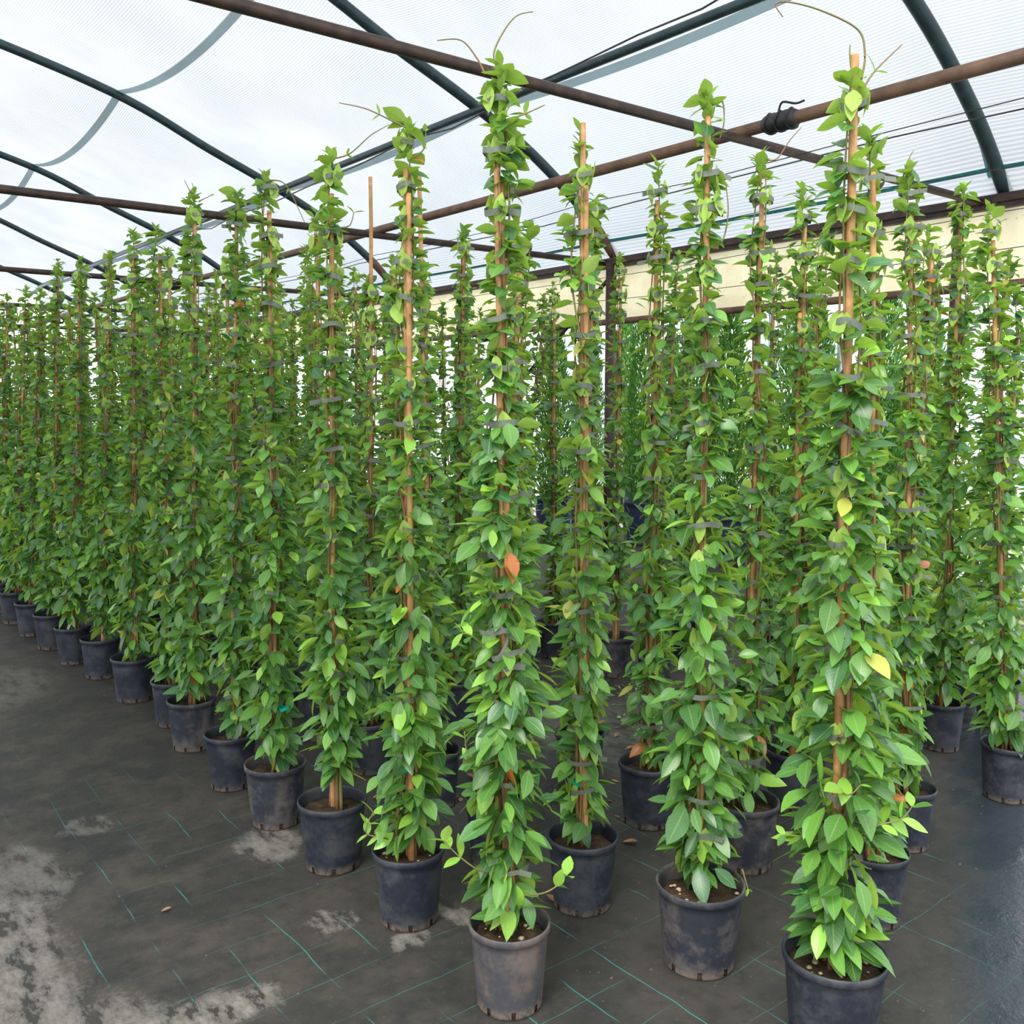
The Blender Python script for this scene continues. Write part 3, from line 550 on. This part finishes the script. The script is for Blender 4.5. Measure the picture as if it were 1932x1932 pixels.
# ------------------------------------------------------------------ outside: cypresses, golden shrubs, posts, neighbour house
def cypress_mesh(seed, h, R, n):
    rs = np.random.RandomState(seed); a = rs.beta(1.0, 1.15, n); z = .35 + (h - .35) * a; Rr = R * np.interp(a, [0, .1, .5, .85, 1], [.7, 1, .9, .45, .04]) * rs.uniform(.55, 1.05, n)
    ph = rs.rand(n) * 6.283; Rr *= 1 + .12 * np.sin(ph * 3 + z * 6); out = np.column_stack([np.cos(ph), np.sin(ph), np.zeros(n)]); o = out * Rr[:, None]; o[:, 2] = z
    d = out * .45 + np.array([0, 0, 1.0]) + rs.normal(0, .25, (n, 3)); nn = out + rs.normal(0, .4, (n, 3)); L = rs.uniform(.035, .075, n); W = L * .30
    c = np.array([.10, .26, .06])[None] * rs.uniform(.6, 1.8, n)[:, None] + np.array([.02, .03, 0])[None] * rs.rand(n)[:, None]
    return leaves(o, d, nn, L, W, rs.uniform(-.2, .2, n), rs.uniform(0, .4, n), c, 'foliage')
CYP = [cypress_mesh(60 + i, 2.6 + .15 * i, .21, 6500) for i in range(3)]
def atpx(x, Y): return ((x - 966) / FPX * Y * 1.0 + 0, Y)
cyl = [(1045, 11.0, 0, 'cypress left of the brown post beyond the curtain'), (1108, 11.6, 1, 'cypress just left of the brown post, in a blue tub'), (1215, 10.6, 2, 'broad cypress right of the brown post'), (1262, 11.4, 0, 'cypress second to the right of the brown post'), (1305, 10.0, 1, 'cypress behind the wide muddy pot plant'),
       (1375, 9.3, 1, 'cypress with a narrow tip beside the left pale pole'), (1495, 9.6, 2, 'cypress between the two pale poles'), (1540, 8.9, 0, 'cypress just left of the right pale pole'), (1655, 8.3, 2, 'cypress right of the right pale pole'), (1685, 7.6, 0, 'young cypress in the big navy tub at the right'), (1178, 12.6, 0, 'distant cypress hidden behind the post'), (880, 13.5, 1, 'distant cypress glimpsed left of the centre plant'), (1740, 9.4, 1, 'cypress behind the right climbers')]
for i, (x, Y, k_, lb) in enumerate(cyl):
    X = (x - 966) / FPX * Y; s = [1, .93, 1.04, .9][i % 4]; root = empty('potted_cypress', (X, Y, 0), i * 1.3); tag(root, lb, 'tree', 'cypresses in tubs beyond the curtain')
    if i == 9: s = .55
    link('tub', potme('pot_blue'), None, root, (0, 0, 0), (0, 0, 0), (2.1, 2.1, 2.1)); link('soil', SOILM[i % 4], MAT['soil'], root, (0, 0, 0), (0, 0, 0), (2.1, 2.1, 2.1))
    mb = MB(); mb.tube([(0, 0, .35), (.01, 0, 1.0), (0, 0, 2.0)], [.03, .024, .01], 8); link('trunk', mb.me('trunk'), MAT['bark'], root, scale=(1, 1, s)); link('foliage', CYP[k_], MAT['needle'], root, (0, 0, .1 if s > .6 else .3), (0, 0, i), (1, 1, s) if s > .6 else (.7, .7, .5))
for i, (x, Y, R, h, lb) in enumerate([(1700, 13.5, .55, 2.2, 'golden yellow shrub right of the right pale pole'), (1385, 15.5, .5, 2.1, 'golden yellow shrub glimpsed behind the cypresses'), (1565, 14.5, .5, 1.9, 'golden yellow shrub behind the right pale pole')]):
    rs = np.random.RandomState(i + 80); n = 1500; w = rs.normal(0, 1, (n, 3)); w /= np.linalg.norm(w, axis=1)[:, None]; o = w * np.array([R, R, h * .42]) * rs.uniform(.6, 1, (n, 1)); o[:, 2] += h * .58
    c = np.array([.62, .62, .06])[None] * rs.uniform(.6, 1.1, (n, 1)); root = empty('golden_shrub', ((x - 966) / FPX * Y, Y, 0)); tag(root, lb, 'shrub', 'golden shrubs outside')
    link('foliage', leaves(o, w + rs.normal(0, .5, (n, 3)), w + rs.normal(0, .5, (n, 3)) + [0, 0, 1], np.full(n, .10), np.full(n, .05), rs.uniform(0, .2, n), rs.uniform(0, .3, n), c, 'foliage'), MAT['needle'], root)
    mb = MB(); mb.tube([(0, 0, 0), (.02, 0, h * .6)], [.04, .02], 8); link('trunk', mb.me('trunk'), MAT['bark'], root)
for x, Y, lb in [(1581, 8.9, 'pale galvanised pole between the far cypresses, right one'), (1440, 9.9, 'pale galvanised pole between the far cypresses, left one')]:
    root = empty('galvanised_pole', ((x - 966) / FPX * Y, Y, 0)); tag(root, lb, 'pole', 'pale galvanised poles')
    mb = MB(); mb.tube([(0, 0, 0), (0, 0, 1.3), (0, 0, 2.9)], .048, 14); link('shaft', mb.me('shaft'), MAT['galv'], root); mb = MB(); mb.tube([(0, 0, 1.78), (0, 0, 1.84)], .056, 14); link('collar', mb.me('collar'), MAT['galv'], root)
root = empty('neighbouring_greenhouse', P(15, 6, 0), ROT); tag(root, 'white plastic clad greenhouse beyond the yard, seen between the plants', 'greenhouse')
me = mesh('film', [(0, y, z) for y in np.linspace(-14, 20, 60) for z in (0.02, 1.4, 2.8)] , [(3 * i + j, 3 * i + 3 + j, 3 * i + 4 + j, 3 * i + 1 + j) for i in range(59) for j in range(2)]); link('side_film', me, MAT['film'], root)
for y in np.linspace(-14, 20, 12): mb = MB(); mb.tube([(-.05, y, 0), (-.05, y, 2.85)], .035, 8); link('post', mb.me('post'), MAT['galv'], root)
mb = MB(); mb.tube([(-.05, -14, 2.85), (-.05, 20, 2.85)], .04, 8); link('gutter', mb.me('gutter'), MAT['galv'], root)

# ------------------------------------------------------------------ bits on the ground
def dead_leaf(x, y, lb, mat='deadleaf', L=.06, W=.03, rz=0.0, col=None):
    o = np.zeros((1, 3)); me = leaves(o, np.array([[1.0, 0, .05]]), np.array([[0, 0, 1.0]]), np.array([L]), np.array([W]), np.array([-.25]), np.array([.5]), np.array([col or (.25, .12, .06)]), 'fallen_leaf')
    ob = link('fallen_leaf', me, MAT[mat], None, (x, y, .004), (0, 0, rz)); tag(ob, lb, 'leaf', 'fallen leaves on the ground'); return ob
def gpx(x, y, z=0.0):
    a = (x - 966) / FPX; b = (966 - y) / FPX; cp, sp = math.cos(PITCH), math.sin(PITCH); r = (a, cp + b * sp, b * cp - sp); t = (z - CAM_H) / r[2]; return r[0] * t, r[1] * t
for (x, y, lb, L, rz) in [(703, 1508, 'small round dry leaf beside the third pot of the left row', .04, .4), (875, 1445, 'pale dry leaf on the ground behind the bottom centre plant', .06, 1.2), (1042, 1512, 'curled brown leaf left of the dark navy pot', .05, 2.0), (304, 1722, 'reddish dry leaf alone on the fabric at lower left', .032, .3),
                          (1052, 1705, 'dark red leaf at the foot of the dark navy pot', .045, 2.5), (1175, 1590, 'bent tan leaf right of the dark navy pot', .06, -.6), (1180, 1415, 'pale dry leaf in the gap beyond the dark navy pot', .05, .2), (1160, 1392, 'small beige leaf in the gap between the rows', .04, 1.0), (900, 1470, 'narrow tan leaf near the hidden pot rim', .05, 2.8), (1130, 1370, 'brown leaf lying in the middle gap', .05, .9)]:
    X, Y = gpx(x, y); dead_leaf(X, Y, lb, L=L, W=L * .55, rz=rz)
X, Y = gpx(82, 1180); o = dead_leaf(X, Y, 'large pale green fallen leaf by the far left pots', 'leaf', .22, .07, .5, (.35, .5, .15)); o.location[2] = .012
rs = np.random.RandomState(77); mb = MB()
for i in range(4200):
    u0 = rs.uniform(.3, 5.2); v0 = rs.uniform(.7, 8); X, Y, _ = P(u0, v0)
    if u0 < 1.3 and rs.rand() < .8: continue
    s = .0012 + .0035 * rs.rand() ** 3; mb.add([(X - s, Y, 0.0), (X, Y - s, 0), (X + s, Y, 0), (X, Y + s, 0), (X, Y, s * .9)], [(0, 1, 4), (1, 2, 4), (2, 3, 4), (3, 0, 4)])
tag(link('soil_crumbs', mb.me('crumbs', False), simple('crumbs', (.16, .11, .07), (.05, .035, .025), 3, .9)), 'scattered soil crumbs and grit on the ground fabric', 'debris', kind='stuff')
N = 520; u0 = rs.uniform(2.1, 5.2, N); v0 = rs.uniform(2.3, 6.0, N); pts = np.array([P(a, b, .003) for a, b in zip(u0, v0)]); th = rs.rand(N) * 6.28
me = leaves(pts, np.column_stack([np.cos(th), np.sin(th), rs.uniform(0, .2, N)]), np.tile([0, 0, 1.0], (N, 1)) + rs.normal(0, .25, (N, 3)), rs.uniform(.02, .045, N), rs.uniform(.008, .02, N), rs.uniform(-.4, 0, N), rs.uniform(.1, .5, N), np.tile([.3, .2, .1], (N, 1)), 'litter')
tag(link('leaf_litter', me, MAT['deadleaf']), 'dry leaf litter between the pots in the middle gap', 'debris', kind='stuff')
def weed(x, y, lb, n=22, s=.05, seed=0):
    rs = np.random.RandomState(seed); X, Y = gpx(x, y); root = empty('weed', (X, Y, 0)); tag(root, lb, 'weed', 'weeds growing through the fabric'); th = rs.rand(n) * 6.28; r = rs.uniform(0, s, n)
    o = np.column_stack([r * np.cos(th), r * np.sin(th), rs.uniform(.005, s * 1.3, n)]); d = np.column_stack([np.cos(th), np.sin(th), rs.uniform(-.1, .8, n)])
    link('foliage', leaves(o, d, np.tile([0, 0, 1.0], (n, 1)) + rs.normal(0, .3, (n, 3)), rs.uniform(.015, .03, n), rs.uniform(.008, .012, n), np.full(n, .1), np.full(n, .2), leafcols(n, rs, .3), 'foliage'), MAT['leaf'], root)
    mb = MB(); [mb.tube([(0, 0, 0), (a[0], a[1], a[2])], .0009, 4) for a in o[:9]]; link('stalks', mb.me('stalks'), MAT['green_stem'], root)
weed(1195, 1335, 'leafy weed in the gap behind the dark navy pot', 40, .09, 1); weed(1180, 1375, 'low weed just before the leafy one in the gap', 20, .05, 2); weed(700, 1460, 'tiny pale weed on the ground behind the third left pot', 22, .04, 3); weed(1048, 1512, 'small bright weed sprig beside the curled brown leaf', 14, .03, 4)
X, Y = gpx(1505, 1688); ob = link('green_tie', mesh('gt', [(-.03, 0, .006), (.03, .004, .01), (.03, .006, .02), (-.03, .003, .014), (-.015, -.006, .004), (.02, -.006, .004)], [(0, 1, 2, 3), (0, 4, 5, 1)]), MAT['tie_green'], None, (X, Y, .0)); tag(ob, 'bright green plastic tie lying beside the largest front pot', 'tie')
print('plants in rows', k, 'objects', len(bpy.data.objects))
